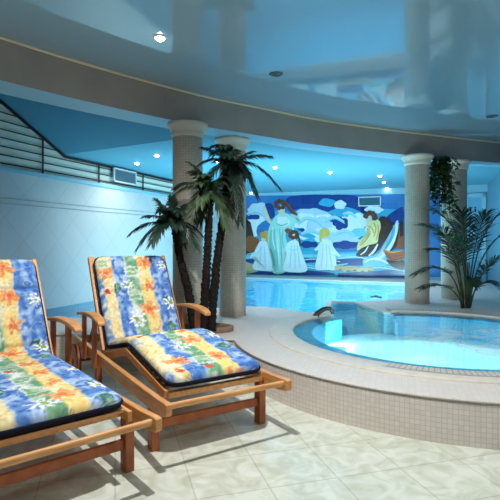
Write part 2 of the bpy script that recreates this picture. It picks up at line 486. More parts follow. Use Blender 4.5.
# rolled cream cove at the top of the beam
mb = MB()
cv = []
for i, p in enumerate(bf):
    t = bf[min(i+1, len(bf)-1)] - bf[max(i-1, 0)]
    n = Vector((t.y, -t.x)).normalized()
    cv.append((p.x + n.x*0.01, p.y + n.y*0.01, CEIL - 0.012))
mb.tube(cv, 0.014, 8)
tag(mb.build('trim_4', M['cove']), kind='structure')
# glossy ceiling over the lounge side
mb = MB()
f = mb.face([Vector((p.x, p.y, CEIL)) for p in bf] + [Vector((7.5, 8.2, CEIL)), Vector((7.5, -3, CEIL)), Vector((-4.9, -3, CEIL))])
bmesh.ops.triangulate(mb.bm, faces=[f])
tag(mb.build('ceiling', M['gloss_ceiling']), kind='structure')
# ceiling over the pool: flat part and the part sloping up along the stairs
crA = WA.copy(); crB = Vector((-0.97, 5.83))
cd = (crB - crA).normalized(); cn = Vector((cd.y, -cd.x))
if cn.y > 0: cn = -cn
def side(p): return (p - crA).dot(cn)
back_r = [p for p in bb if side(p) <= 0]
back_l = [p for p in bb if side(p) > 0]
xi = next(i for i in range(len(bb)-1) if side(bb[i]) > 0 >= side(bb[i+1]))
crE = meet(crA, cd, bb[xi], bb[xi+1]-bb[xi])
crA2 = crA - cd*0.25
mb = MB()
fp = [crA2, crE] + back_r + [Vector((7.5, 9.0)), RW0 + MD*3, CORNER - MD*0.5]
f = mb.face([Vector((p.x, p.y, LOWC)) for p in fp]); bmesh.ops.triangulate(mb.bm, faces=[f])
tag(mb.build('ceiling_pool', M['pool_ceiling']), kind='structure')
mb = MB()
sp = [crA2, crE] + list(reversed(back_l[4:])) + [WA + WD*(-6.5) - cd*0.25]
f = mb.face([Vector((p.x, p.y, LOWC + 0.47*max(0, side(p)))) for p in sp]); bmesh.ops.triangulate(mb.bm, faces=[f])
tag(mb.build('ceiling_slope', M['slope']), kind='structure')

# ------------------------------------------------------------------ railing on the ledge
rl = empty('ledge_railing', wl3(-2, EDGE))
tag(rl, 'long black metal railing with horizontal bars on the left wall ledge', 'railing')
inv = Matrix.Translation(-rl.location)
def R_(v): return Vector(v) - rl.location
def top_at(t):                                                    # height of the top rail along the wall
    p = WA + WD*t
    return min(LOWC + 0.47*max(0.0, side(p)), 6.0) - 0.03
def t_where(z):
    if z <= LOWC - 0.03: return None
    lo, hi = -6.0, 0.0
    for _ in range(40):
        mid = (lo+hi)/2
        if top_at(mid) > z: lo = mid
        else: hi = mid
    return lo
mb = MB()
tr = [wl3(-2.8, top_at(-2.8), -0.02), wl3(0.0, top_at(0.0), -0.02), wl3(tC - 0.05, LOWC - 0.03, -0.02)]
mb.bar(R_(tr[0]), R_(tr[1]), 0.026, 0.030); mb.bar(R_(tr[1]), R_(tr[2]), 0.026, 0.030)
mb.build('top_rail', M['black'], rl)
for i in range(9):
    z = 2.155 + 0.105*i
    te = t_where(z)
    if te is None: te = tC - 0.05
    if te < -2.6: continue
    mb = MB(); mb.tube([R_(wl3(-2.8, z, -0.02)), R_(wl3(te, z, -0.02))], 0.0085, 8)
    mb.build('bar', M['black'], rl)
for u in (-60, 44, 100, 144, 190):
    q = ray_wall(u, WA, WD); t = (q.y - WA.y)
    mb = MB(); mb.bar(R_(wl3(t, EDGE, -0.02)), R_(wl3(t, top_at(t), -0.02)), 0.02, 0.014, (WD.x, WD.y, 0))
    mb.build('post', M['black'], rl)

# ------------------------------------------------------------------ vents
def vent(corners, label, slat_m, n):
    """corners: four points (bl, br, tr, tl) on a wall; z is shared pairwise"""
    bl, br, trr, tl = corners
    root = empty('air_vent', (bl + br) / 2)
    tag(root, label, 'vent')
    o = root.location
    x = (br - bl); W = x.length; x.normalize(); z = Vector((0, 0, 1)); hgt = (tl - bl).z
    nrm = x.cross(z)
    if nrm.dot(bl) > 0: nrm = -nrm
    def pt(a, c, d=0.0): return bl + x*a + z*c + nrm*d - o
    mb = MB(); e = 0.022
    for a, c in (((0, e/2), (W, e/2)), ((0, hgt-e/2), (W, hgt-e/2))):
        mb.bar(pt(*a, 0.012), pt(*c, 0.012), 0.03, e)
    for a in (e/2, W-e/2):
        mb.bar(pt(a, 0, 0.012), pt(a, hgt, 0.012), e, 0.03, nrm)
    mb.build('frame', M['white'], root)
    mb = MB()
    mb.bar(pt(e, hgt/2, 0.002), pt(W-e, hgt/2, 0.002), 0.004, hgt-2*e)
    for i in range(n):
        zz = e + (hgt-2*e)*(i+0.5)/n
        mb.bar(pt(e, zz, 0.012), pt(W-e, zz, 0.012), 0.016, 0.006, z*0.8 + nrm*0.6)
    mb.build('grille', slat_m, root)
    return root
cs = [on_wall(112, 0, WA, WD, 0.02), on_wall(134.5, 0, WA, WD, 0.02)]
for c in cs: c.z = 0
zb, zt = 2.17, 2.405
vent([cs[0]+Vector((0,0,zb)), cs[1]+Vector((0,0,zb)), cs[1]+Vector((0,0,zt)), cs[0]+Vector((0,0,zt))],
     'white framed vent with grey slats on the black ledge railing', M['vent_slat'], 9)
cs = [on_wall(358.5, 0, MO, MD, 0.006), on_wall(381, 0, MO, MD, 0.006)]
for c in cs: c.z = 0
zb, zt = H + (240-206.5)*cs[0].y/F, H + (240-197)*cs[0].y/F
vent([cs[0]+Vector((0,0,zb)), cs[1]+Vector((0,0,zb)), cs[1]+Vector((0,0,zt)), cs[0]+Vector((0,0,zt))],
     'white framed vent with teal slats set into the top of the tile mural', M['vent_teal'], 8)

# ------------------------------------------------------------------ mural
def mural():
    cols = {'navy': (30, 66, 138), 'royal': (58, 122, 186), 'turq': (64, 170, 205), 'aqua': (120, 205, 220), 'white': (226, 236, 240),
            'pale': (186, 214, 228), 'mint': (172, 222, 208), 'mintd': (130, 196, 186), 'brown': (70, 48, 46), 'rust': (150, 84, 48), 'hair': (104, 66, 58),
            'yellow': (222, 196, 92), 'robe': (228, 220, 160), 'skin': (228, 208, 186), 'sand': (196, 176, 130), 'boat': (176, 92, 52), 'gold': (214, 160, 80)}
    keys = list(cols); mats = [mosaic('mural glaze ' + k, lin(*cols[k]), lin(*[max(0, c-8) for c in cols[k]]), lin(*[min(255, c+16) for c in cols[k]]), 0.30, 0.25, 0.4, 0.01, 'UV', 0, 0.05) for k in keys]
    mb = MB(); lay = [0]
    u_o = ray_wall(236, MO, MD)
    def add(key, px, step=True):
        lay[0] += 1
        off = 0.004 + 0.00025 * lay[0]
        if 4 < len(px) < 30:
            n_ = len(px); out_ = []
            for i in range(n_):
                a_, b_, c_, d_ = (Vector(px[(i+k-1) % n_]) for k in range(4))
                for j in range(4):
                    t = j/4; q = 0.5*((2*b_) + (c_-a_)*t + (2*a_-5*b_+4*c_-d_)*t*t + (3*b_-a_-3*c_+d_)*t**3); out_.append((min(440.5, max(236, q.x)), min(277, max(194, q.y))))
            px = out_
        px = [(min(440.5, max(236, q[0])), q[1]) for q in px]
        ps = [on_wall(u, v, MO, MD, off) for u, v in px]
        uvs = [((Vector((p.x, p.y)) - u_o).length, p.z) for p in ps]
        f = mb.face(ps, keys.index(key), uvs)
        if f and len(ps) > 4: bmesh.ops.triangulate(mb.bm, faces=[f])
    def zl(*q): return [(240 + .18*q[i], 190 + .18*q[i+1]) for i in range(0, len(q), 2)]
    def zr(*q): return [(320 + .18*q[i], 190 + .18*q[i+1]) for i in range(0, len(q), 2)]
    def blob(cx, cy, rx, ry, lob=6, amp=0.18, rot=0.0, n=40):
        out = []
        for k in range(n):
            t = 2*PI*k/n
            r = 1 + amp*abs(math.sin(lob*t/2 + rot)) - amp/2
            out.append((cx + rx*r*math.cos(t), cy + ry*r*math.sin(t)))
        return out
    def zb(f, cx, cy, rx, ry, lob=6, amp=0.2, rot=0.0):
        base = 240 if f == 'L' else 320
        return blob(base + .18*cx, 190 + .18*cy, .18*rx, .18*ry, lob, amp, rot)
    add('royal', [(236, 196), (440.5, 193.5), (440.5, 277), (236, 275.5)])
    # sky
    add('turq', zl(-20, 150, 250, 120, 500, 240, 500, 330, 200, 330, -20, 330))
    add('navy', zl(280, 35, 560, 30, 640, 90, 560, 120, 470, 90, 400, 110, 340, 105, 290, 112, 262, 100))
    add('navy', zr(-20, 38, 200, 32, 230, 120, 280, 150, 240, 175, 190, 120, 140, 110, 60, 130, 0, 150, -40, 110))
    add('turq', zr(20, 140, 120, 95, 200, 110, 260, 150, 210, 170, 120, 160))
    add('turq', zr(250, 100, 460, 110, 460, 190, 330, 200))
    add('navy', zr(370, 150, 440, 100, 462, 100, 462, 170, 400, 190))
    # clouds
    for q in (('pale', 'L', 110, 110, 62, 38, 7), ('white', 'L', 95, 180, 66, 40, 6), ('white', 'L', 60, 230, 40, 36, 5), ('pale', 'L', 390, 150, 105, 46, 8), ('white', 'L', 360, 200, 70, 70, 7),
              ('white', 'L', 420, 215, 70, 48, 6), ('white', 'L', 470, 180, 60, 45, 6), ('pale', 'R', 20, 200, 90, 50, 7), ('white', 'R', 150, 215, 88, 62, 8), ('white', 'R', 210, 170, 60, 40, 6),
              ('white', 'R', 30, 250, 80, 40, 6), ('white', 'R', 112, 82, 32, 24, 5), ('pale', 'R', 110, 270, 110, 34, 8), ('aqua', 'R', 225, 235, 50, 22, 6), ('white', 'R', 300, 110, 50, 20, 6), ('turq', 'R', 40, 70, 44, 22, 4)):
        add(q[0], zb(q[1], *q[2:6], q[6], 0.22, q[2]))
    add('navy', zb('R', 115, 185, 40, 34, 5, .3)); add('navy', zb('R', 80, 165, 26, 14, 4, .3))
    add('navy', zb('R', 140, 305, 66, 22, 6, .3)); add('navy', zb('L', 380, 303, 50, 18, 5, .3)); add('navy', zb('L', 330, 225, 30, 14, 4, .3))
    add('turq', zl(300, 205, 340, 230, 400, 245, 420, 265, 370, 265, 320, 245))
    add('navy', zl(140, 80, 180, 80, 195, 140, 170, 160, 150, 130)); add('navy', zb('L', 70, 150, 40, 14, 4, .3))
    add('royal', zl(100, 200, 150, 165, 180, 175, 165, 215, 120, 250, 95, 245))
    # sea
    add('turq', zl(-20, 330, 500, 330, 500, 480, -20, 480)); add('turq', zr(-20, 350, 470, 330, 470, 486, -20, 486))
    add('aqua', zl(20, 362, 500, 356, 500, 376, 20, 384)); add('aqua', zr(-20, 360, 250, 350, 250, 375, -20, 378))
    add('navy', zl(20, 385, 440, 376, 440, 400, 200, 412, 20, 405)); add('navy', zr(60, 385, 245, 380, 240, 420, 60, 418))
    add('navy', zl(60, 430, 170, 455, 260, 448, 330, 440, 420, 450, 500, 458, 500, 472, 60, 466)); add('navy', zr(100, 462, 460, 440, 470, 486, 100, 482))
    add('aqua', zr(245, 380, 330, 350, 380, 400, 330, 430, 250, 425))
    # rocks at the left
    add('brown', zl(-20, 100, 30, 190, 60, 180, 70, 250, 110, 300, 100, 350, 40, 360, -20, 350)); add('rust', zb('L', 66, 300, 42, 44, 5, .2))
    add('sand', zl(-20, 390, 40, 400, 110, 440, 60, 462, -20, 462))
    def stroke(key, pts, w):
        q = spline([(u, v, 0) for u, v in pts], 4)
        L_, R_2 = [], []
        for i, p in enumerate(q):
            t = q[min(i+1, len(q)-1)] - q[max(i-1, 0)]; n = Vector((-t.y, t.x, 0)).normalized()
            k = i/(len(q)-1); ww = w*(.45 + .55*math.sin(PI*(.1+.8*k)))/2
            L_.append((p.x+n.x*ww, p.y+n.y*ww)); R_2.append((p.x-n.x*ww, p.y-n.y*ww))
        lay[0] += 1; off = 0.004 + 0.00025*lay[0]
        for i in range(len(q)-1):
            ps = [on_wall(max(236, min(440.5, u)), v, MO, MD, off) for u, v in (L_[i], L_[i+1], R_2[i+1], R_2[i])]
            mb.face(ps, keys.index(key), [((Vector((p.x, p.y)) - u_o).length, p.z) for p in ps])
    def zs_(*q): return [(240 + .36*q[i], 160 + .36*q[i+1]) for i in range(0, len(q), 2)]
    def curls(key, x, y, r, n, rr):
        for k in range(n):
            t = 2*PI*k/n; add(key, blob(240+.36*(x+r*math.cos(t)), 160+.36*(y+r*.8*math.sin(t)), .36*rr, .36*rr, 3, .2, k, 12))
    # swirls in the clouds and the sea
    for q in ((20, 150, 40, 140, 62, 150, 74, 165), (160, 175, 185, 160, 212, 168, 228, 182), (170, 205, 195, 195, 225, 205), (232, 170, 262, 158, 290, 172), (262, 205, 290, 196, 318, 208), (286, 150, 304, 146, 322, 156)):
        stroke('pale', zs_(*q), 2.6); stroke('aqua', zs_(*[c+5 if i % 2 else c+2 for i, c in enumerate(q)]), 1.3)
    for q in ((20, 262, 60, 256, 110, 262), (150, 272, 200, 268, 270, 275), (170, 290, 230, 296, 300, 288), (260, 268, 310, 262, 350, 270), (330, 300, 380, 292, 450, 302)):
        stroke('aqua', zs_(*q), 1.8); stroke('white', zs_(*[c+7 if i % 2 else c+9 for i, c in enumerate(q)]), .9)
    # girl at the left in white with gold hair and mantle
    add('gold', zs_(62, 205, 74, 196, 82, 208, 88, 240, 90, 285, 80, 290, 76, 250, 68, 225))
    add('white', zs_(54, 228, 74, 226, 82, 258, 98, 302, 66, 308, 36, 300, 46, 268, 30, 272, 32, 262, 46, 250)); add('skin', blob(240+.36*66, 160+.36*217, 2.4, 3.2, 2, .05)); curls('gold', 67, 208, 7, 5, 5)
    for q in ((60, 240, 58, 270, 54, 296), (68, 240, 70, 270, 72, 300), (48, 262, 56, 250, 60, 238)): stroke('pale', zs_(*q), 1.1)
    # tall figure in mint drapery, one arm raised, hair blown back
    stroke('skin', zs_(68, 128, 74, 150, 84, 172, 98, 172), 3.6)
    add('mint', zs_(88, 172, 110, 148, 134, 150, 154, 172, 146, 190, 130, 196, 128, 215, 134, 240, 128, 270, 134, 302, 114, 316, 92, 312, 96, 280, 80, 240, 78, 205)); add('mintd', zs_(84, 200, 94, 196, 98, 240, 104, 300, 96, 308, 98, 276, 84, 240))
    add('white', zs_(108, 158, 128, 158, 140, 176, 120, 186, 106, 178))
    stroke('mint', zs_(134, 158, 152, 166, 164, 170, 158, 156), 5)
    for q in ((96, 190, 98, 230, 104, 270, 106, 306), (110, 190, 114, 225, 116, 262, 118, 300), (120, 196, 118, 220, 122, 244), (102, 176, 116, 182, 134, 176)): stroke('mintd', zs_(*q), 1.5)
    for q in ((103, 200, 106, 240, 111, 290), (92, 186, 92, 220, 98, 250)): stroke('white', zs_(*q), 1.2)
    add('skin', blob(240+.36*116, 160+.36*138, 3.6, 4.6, 2, .05)); add('skin', zs_(110, 146, 122, 146, 126, 158, 108, 158))
    curls('hair', 112, 124, 12, 7, 6); stroke('hair', zs_(122, 122, 136, 128, 144, 144, 160, 152), 3.0); stroke('rust', zs_(118, 116, 132, 120, 142, 134, 152, 150), 1.3)
    # girl in the middle
    add('white', zs_(138, 226, 162, 226, 172, 262, 188, 306, 152, 312, 120, 304, 130, 264, 126, 246)); add('skin', blob(240+.36*150, 160+.36*215, 2.6, 3.4, 2, .05)); curls('hair', 150, 208, 10, 7, 5.5); stroke('hair', zs_(160, 208, 166, 222, 168, 240), 2.2)
    for q in ((144, 236, 142, 270, 138, 300), (152, 236, 154, 270, 154, 304), (160, 238, 164, 270, 168, 300), (136, 246, 150, 252, 164, 244)): stroke('pale', zs_(*q), 1.2)
    curls('rust', 133, 196, 4, 4, 4)
    # girl with yellow hair, arms spread
    add('white', zs_(226, 222, 250, 222, 262, 250, 268, 302, 240, 304, 210, 302, 218, 258))
    stroke('white', zs_(228, 228, 218, 244, 208, 250), 3.2); stroke('white', zs_(248, 228, 262, 252, 278, 268), 3.4)
    add('skin', blob(240+.36*237, 160+.36*212, 2.6, 3.4, 2, .05)); curls('yellow', 236, 202, 9, 7, 6); stroke('yellow', zs_(226, 204, 224, 216, 226, 228), 2.2)
    for q in ((232, 232, 230, 266, 226, 296), (240, 234, 242, 270, 242, 298), (248, 236, 252, 270, 256, 296)): stroke('pale', zs_(*q), 1.2)
    # cliff, waterfall, boat and the seated figure in yellow at the right
    add('brown', zr(335, 150, 385, 165, 405, 230, 350, 300, 295, 362, 200, 364, 262, 300, 310, 220)); add('rust', zr(420, 240, 465, 180, 465, 330, 420, 320))
    add('brown', zr(395, 200, 425, 190, 440, 240, 420, 320, 380, 330)); add('brown', zr(440, 190, 462, 160, 464, 250, 446, 262))
    add('pale', zr(420, 180, 436, 175, 430, 240, 400, 320, 340, 390, 300, 385, 350, 330, 395, 260)); stroke('turq', zr(412, 195, 402, 260, 360, 330), 3); stroke('white', zr(428, 185, 420, 250, 380, 330, 330, 380), 2.4)
    stroke('white', zr(322, 300, 300, 340, 272, 366), 2.2); stroke('white', zr(270, 310, 252, 340, 226, 360), 1.4)
    add('robe', zr(262, 192, 300, 165, 330, 170, 338, 205, 326, 255, 318, 292, 270, 306, 240, 318, 212, 336, 206, 320, 216, 290, 240, 262, 282, 238, 264, 215)); 
    for q in ((300, 180, 312, 215, 300, 260), (282, 240, 262, 272, 226, 310), (322, 190, 326, 230, 312, 280), (270, 200, 290, 215, 300, 240)): stroke('gold', zr(*q), 1.4)
    stroke('skin', zr(268, 195, 256, 215, 262, 236), 2.6); add('skin', blob(320+.18*272, 190+.18*160, 3.2, 4.0, 2, .05)); 
    for k, (x, y) in enumerate(((256, 146), (264, 134), (278, 128), (292, 132), (302, 142), (306, 156))): add('hair', blob(320+.18*x, 190+.18*y, 2.6, 2.4, 3, .2, k, 12))
    add('boat', zr(352, 332, 400, 348, 462, 338, 462, 385, 400, 402, 372, 372)); add('brown', zr(368, 384, 400, 404, 462, 390, 462, 440, 410, 430, 385, 410))
    stroke('gold', zr(352, 330, 400, 346, 462, 336), 1.6); stroke('rust', zr(364, 352, 402, 372, 462, 360), 1.6); stroke('brown', zr(372, 366, 410, 386, 462, 376), 1.0)
    for k, (x, y) in enumerate(((110, 432), (150, 440), (190, 436), (232, 442), (268, 440))): add('sand', blob(320+.18*x, 190+.18*y, 5.2, 2.4, 4, .25, k, 20)); add('rust', blob(320+.18*(x+8), 190+.18*(y+10), 2.2, .8, 3, .2, k, 12))
    stroke('white', zr(250, 400, 300, 380, 350, 392, 380, 410), 2.0); stroke('aqua', zr(240, 425, 300, 415, 350, 430), 1.6)
    o = mb.build('wall_mural', mats, recalc=False)
    tag(o, 'wide glazed tile mural of robed figures, clouds and blue sea on the far wall', 'mural')
mural()

# ------------------------------------------------------------------ door on the far wall
d = empty('door_1', (0, 0, 0)); tag(d, kind='structure')
pa, pb = on_wall(464, 240, MO, MD, 0), on_wall(486, 240, MO, MD, 0)
ztop = H + (240-193) * pb.y / F
dx = Vector((pb.x-pa.x, pb.y-pa.y, 0)); DW = dx.length; dx.normalize()
dn = Vector((-dx.y, dx.x, 0)); 
if dn.y > 0: dn = -dn
pa.z = 0
def dp(a, z, off): return pa + dx*a + dn*off + Vector((0, 0, z))
mb = MB(); e = 0.09
mb.bar(dp(e/2, DECK, 0.02), dp(e/2, ztop, 0.02), e, 0.05, dn); mb.bar(dp(DW-e/2, DECK, 0.02), dp(DW-e/2, ztop, 0.02), e, 0.05, dn)
mb.bar(dp(0, ztop - e/2, 0.02), dp(DW, ztop - e/2, 0.02), 0.05, e)
mb.build('door_frame', M['door'], d, 0.006)
mb = MB(); mb.bar(dp(e, (DECK+ztop-e)/2, 0.01), dp(DW-e, (DECK+ztop-e)/2, 0.01), 0.03, ztop-e-DECK)
mb.build('door_leaf', M['door_panel'], d)
mb = MB()
for k in (0, 1):
    c = 0.13 + 0.1*k
    mb.bar(dp(c, ztop-0.42, 0.03), dp(c, ztop-0.35, 0.03), 0.035, 0.006, dn)
    mb.bar(dp(c, ztop-0.335, 0.03), dp(c, ztop-0.305, 0.03), 0.03, 0.006, dn)
mb.build('door_sign', M['black'], d)
mb = MB(); mb.tube([dp(DW-e-0.06, 1.25, 0.03), dp(DW-e-0.06, 1.25, 0.07), dp(DW-e-0.16, 1.25, 0.07)], 0.011, 8); mb.build('door_handle', M['metal'], d)

# ------------------------------------------------------------------ columns
def column(x, y, r, z0, label):
    root = empty('column', (x, y, z0)); tag(root, label, 'column', 'mosaic columns under the curved beam')
    zt = LOWC - z0
    mb = MB(); mb.lathe([(r, 0.0), (r, zt - 0.13)], (0, 0), 56, 0, True); mb.build('shaft', M['column'], root, recalc=False)
    mb = MB(); prof = [(r, zt-0.15), (r+0.012, zt-0.135), (r+0.018, zt-0.12), (r+0.012, zt-0.105), (r+0.016, zt-0.085), (r+0.035, zt-0.055), (r+0.052, zt-0.035), (r+0.056, zt-0.03), (r+0.056, zt-0.001), (0.01, zt-0.001)]
    mb.lathe(prof, (0, 0), 56, 0, True); mb.build('capital', M['cap'], root, recalc=False)
column(-0.67, 5.05, 0.160, DECK, 'sand mosaic column at the left, right behind the palm trunks and the lounger')
column(-0.215, 5.80, 0.165, DECK, 'sand mosaic column between the palm trunks and the left edge of the mural')
column(2.46, 6.92, 0.172, DECK, 'sand mosaic column beside the whirlpool, directly right of the mural')
column(3.22, 7.42, 0.190, DECK, 'sand mosaic column half hidden by hanging ivy, behind the leafy areca palm')

# ------------------------------------------------------------------ downlights
def downlight(p, lit, label, r=0.045, glow=None):
    root = empty('downlight', p)
    tag(root, label, 'ceiling light', 'recessed ceiling spots')
    mb = MB(); mb.lathe([(r*1.5, -0.001), (r*1.5, -0.006), (r*1.35, -0.010), (r, -0.010), (r*0.95, -0.002)], (0, 0), 24); mb.build('trim_ring', M['white'] if lit else M['metal'], root, recalc=False)
    mb = MB(); mb.lathe([(r*0.98, -0.004), (r*.92, -.012), (r*0.7, -0.5*r-.006), (r*.38, -.7*r-.006), (0.001, -.76*r-.006)] if lit else [(r*0.98, -0.004), (r*0.6, -0.009), (0.001, -0.010)], (0, 0), 24); mb.build('lamp', M['glow'] if lit else M['unlit'], root, recalc=False)
    return root
downlight(P(160, 37, CEIL), True, 'bright lit spotlight in the glossy ceiling above the left column', 0.036)
downlight(P(276, 74, CEIL), False, 'dark unlit spotlight in the glossy ceiling, near the picture middle')
downlight(P(492, 116, CEIL), False, 'dark unlit spotlight in the glossy ceiling at the right edge')
small = {(137, 163): 'lit spot on the pool ceiling close to the black railing, lower of that pair', (157, 155): 'lit spot on the pool ceiling close to the left column, upper of the railing pair',
         (218, 161): 'lit spot seen among the fronds of the tallest palm', (275, 167): 'lit spot on the pool ceiling just right of the tallest palm fronds', (251, 192.6): 'lit spot low over the left end of the mural, right of the second column',
         (330, 172): 'lit spot alone on the blue ceiling above the middle of the mural', (294, 192): 'lit spot over the mural, above the raised arms of the mint robed figure', (339, 191): 'lit spot over the mural, left of the teal vent',
         (380, 175.5): 'lit spot left of the third column, topmost of the slanting row of three', (384, 182): 'lit spot left of the third column, middle of the slanting row of three', (387, 188): 'lit spot left of the third column, lowest of the slanting row of three'}
for (u, v), lb in small.items():
    q = P(u, v, LOWC)
    downlight(q, True, lb, 0.034 if v < 185 else 0.038)

# ------------------------------------------------------------------ spout, pool lamp
s = P(331, 316, DECK)
sp = empty('water_spout', s); tag(sp, 'dark bronze water spout arched over the gap between pool and whirlpool', 'spout')
mb = MB(); mb.tube([Vector(q) for q in spline([(-0.20, -0.06, 0.0), (-0.16, -0.05, 0.05), (-0.08, -0.02, 0.09), (-0.005, 0, 0.085), (0.02, 0.005, 0.03)], 6)], [0.035]*6 + [0.03]*6 + [0.026]*6 + [0.02]*7, 10)
mb.build('pipe', M['chrome'], sp)
mb = MB(); mb.lathe([(0.0, 0.0), (0.05, 0.0), (0.05, 0.012), (0.03, 0.02), (0.0, 0.02)], (-0.2, -0.06), 20); mb.build('flange', M['chrome'], sp)

q = P(376, 297.5, .238)
fb = empty('pool_float', q); tag(fb, 'small dark blue float lying on the pool water left of the third column', 'float')
mb = MB(); mb.lathe([(.001, -.02), (.085, -.015), (.10, .002), (.085, .016), (.04, .02), (.001, .02)], (0, 0), 28); mb.build('disc', M['float'], fb, recalc=False)
mb = MB(); mb.lathe([(.03, .019), (.03, .034), (.001, .036)], (0, 0), 16); mb.build('cap', M['float'], fb, recalc=False)

# ------------------------------------------------------------------ sun loungers
def flower_paint():
    """returns colour(s, x) of the printed cloth; s metres from the foot, x 0..1 across"""
    Y, B, G, W_ = (246, 218, 140), (92, 138, 206), (112, 164, 124), (230, 236, 230)
    OR, RD, LB, CR = (240, 150, 84), (222, 84, 66), (176, 202, 236), (248, 242, 216)
    fl = [('o', .22, .22, .085), ('o', .55, .60, .09), ('o', .20, .64, .085), ('d', .47, .42, .09), ('g', .36, .86, .07), ('o', .92, .10, .08), ('o', 1.02, .66, .085), ('q', .70, .45, .06), ('q', .93, .45, .055),
          ('r', .07, .13, .03), ('r', .08, .43, .035), ('g', .62, .88, .05), ('d', .60, .93, .075), ('g', .78, .22, .05), ('d', .98, .93, .06), ('q', 1.02, .08, .05), ('r', .74, .10, .03), ('g', .14, .42, .06), ('d', .80, .38, .06), ('q', .18, .46, .07), ('o', .78, .66, .06)]
    per = 1.06
    def mix(a, b, t): return tuple(a[i] + (b[i]-a[i])*t for i in range(3))
    def ss(e0, e1, v):
        t = min(1, max(0, (v-e0)/(e1-e0))); return t*t*(3-2*t)
    def nz(a, b, c=0.0): return noise.noise(Vector((a, b, c)))
    def f(s, x, off):
        s = (s + off)
        q = s % per
        xx = x + 0.022*nz(s*7, x*5, off) + 0.012*nz(s*23, x*19, 3)
        e = [0.0, .20, .385, .55, .73, 1.0]; cs = [mix(Y, CR, .45), B, G, Y, B]
        c = cs[0]
        for i in range(1, 5):
            c = mix(c, cs[i], ss(e[i]-.018, e[i]+.018, xx))
        w = nz(s*9, x*6, 11); w2 = nz(s*22, x*16, 5); w3 = nz(s*50, x*34, 8)
        if e[1] < xx < e[2] or xx > e[4]:
            c = mix(c, LB, max(0, min(1, 0.34 + 2.2*w + .9*w2))); c = mix(c, (62, 104, 192), max(0, min(.8, -2.2*w2 - .1 - .8*w3)))
        elif e[2] < xx < e[3]:
            c = mix(c, W_, max(0, min(.95, .25 + 2.2*w + .6*w2)))
        else:
            c = mix(c, CR, max(0, min(.7, .1 + 1.3*w))); c = mix(c, (242, 176, 84), max(0, min(.6, 1.4*w2 - .1)))
        c = mix(c, mix(B, W_, max(0, min(1, .35 + 2*w2))), ss(.085, .045, xx)*max(0, min(1, .55 + 2.5*nz(s*3.2, 1.7, 9))))
        for k in (1, 2, 3, 4):                                    # white brush line between stripes
            dd = abs(xx - e[k]); c = mix(c, W_, .75*max(0, 1 - dd/.016)*max(0, min(1, .5 + 2*nz(s*5, k*3.1, 2))))
        for kind, fs, fx, r in fl:
            ds = (q - fs + per/2) % per - per/2 + .016*nz(s*24, x*17, fs) + .007*nz(s*60, x*42, fs); dxm = (x - fx)*.66 + .016*nz(s*24, x*17, fs+5) + .007*nz(s*60, x*42, fs+7)
            if abs(ds) > r*1.15 or abs(dxm) > r*1.15: continue
            rr = math.hypot(ds, dxm); th = math.atan2(ds, dxm) + fs*9
            if kind == 'o':
                R = r*(.40 + .55*abs(math.cos(2.5*th)))*(1 + .5*w2)
                if rr < R: c = mix(mix(OR, (248, 176, 110), max(0, min(1, .4 + 2*w3 + w2))), RD, ss(.45, .0, rr/r)*.8)
            elif kind == 'd':
                R = r*(.35 + .65*abs(math.cos(4*th)))
                if rr < R*.92: c = mix(c, (248, 250, 248), max(.35, min(1, .85 + 1.5*w3)))
                if rr < r*.26: c = (140, 170, 80)
            elif kind == 'g':
                if (ds/r)**2 + (dxm/(r*.6))**2 < 1: c = mix(mix(G, (70, 130, 130), .4), W_, max(0, min(.5, w3*2)))
                if abs(math.hypot(ds, dxm/.6) - r*.72) < .008: c = (60, 110, 120)
            elif kind == 'q':
                if max(abs(ds), abs(dxm)) < r*.9: c = mix(c, mix((150, 190, 130), G, max(0, min(1, .4 + 2*w3))), .6)
                if abs(max(abs(ds), abs(dxm)) - r*.85) < .007 or abs(ds) < .005: c = mix(c, W_, .8)
            elif kind == 'r':
                if rr < r*(.6 + .4*abs(math.cos(1.5*th))): c = RD
        ln_ = abs(nz(s*6.5, x*4.6, 20)); l2 = abs(nz(s*8.5, x*6, 30))
        if ln_ < .03: c = mix(c, W_, .65*(1 - ln_/.03))
        if l2 < .022 and nz(s*3, x*2, 40) > -.05: c = mix(c, (64, 96, 130), .45*(1 - l2/.022))
        k = .97 + .12*w3
        return lin(*[min(255, max(0, v*k)) for v in c])
    return f
PAINT = flower_paint()

def cloth_mat():
    m = mat('printed cotton', (1, 1, 1, 1), 0.85, 0, 0.15)
    b = m.node_tree.nodes['Principled BSDF']
    at = N(m, 'ShaderNodeAttribute'); at.attribute_name = 'print'
    tc = N(m, 'ShaderNodeTexCoord'); no = N(m, 'ShaderNodeTexNoise'); no.inputs['Scale'].default_value = 25
    bp = N(m, 'ShaderNodeBump'); bp.inputs['Strength'].default_value = 0.35; bp.inputs['Distance'].default_value = 0.012
    L(m, tc.outputs['Object'], no.inputs['Vector']); L(m, no.outputs['Fac'], bp.inputs['Height']); L(m, bp.outputs['Normal'], b.inputs['Normal'])
    L(m, at.outputs['Color'], b.inputs['Base Color'])
    return m
M['cloth'] = cloth_mat()

def fillet(path, r, n=8):
    out = [Vector(path[0])]
    for i in range(1, len(path)-1):
        p = Vector(path[i]); a = (Vector(path[i-1])-p); c = (Vector(path[i+1])-p)
        ra = min(r, a.length*.45); rc = min(r, c.length*.45)
        A = p + a.normalized()*ra; C = p + c.normalized()*rc
        for k in range(n+1):
            t = k/n; out.append((1-t)**2*A + 2*t*(1-t)*p + t*t*C)
    out.append(Vector(path[-1]))
    return out

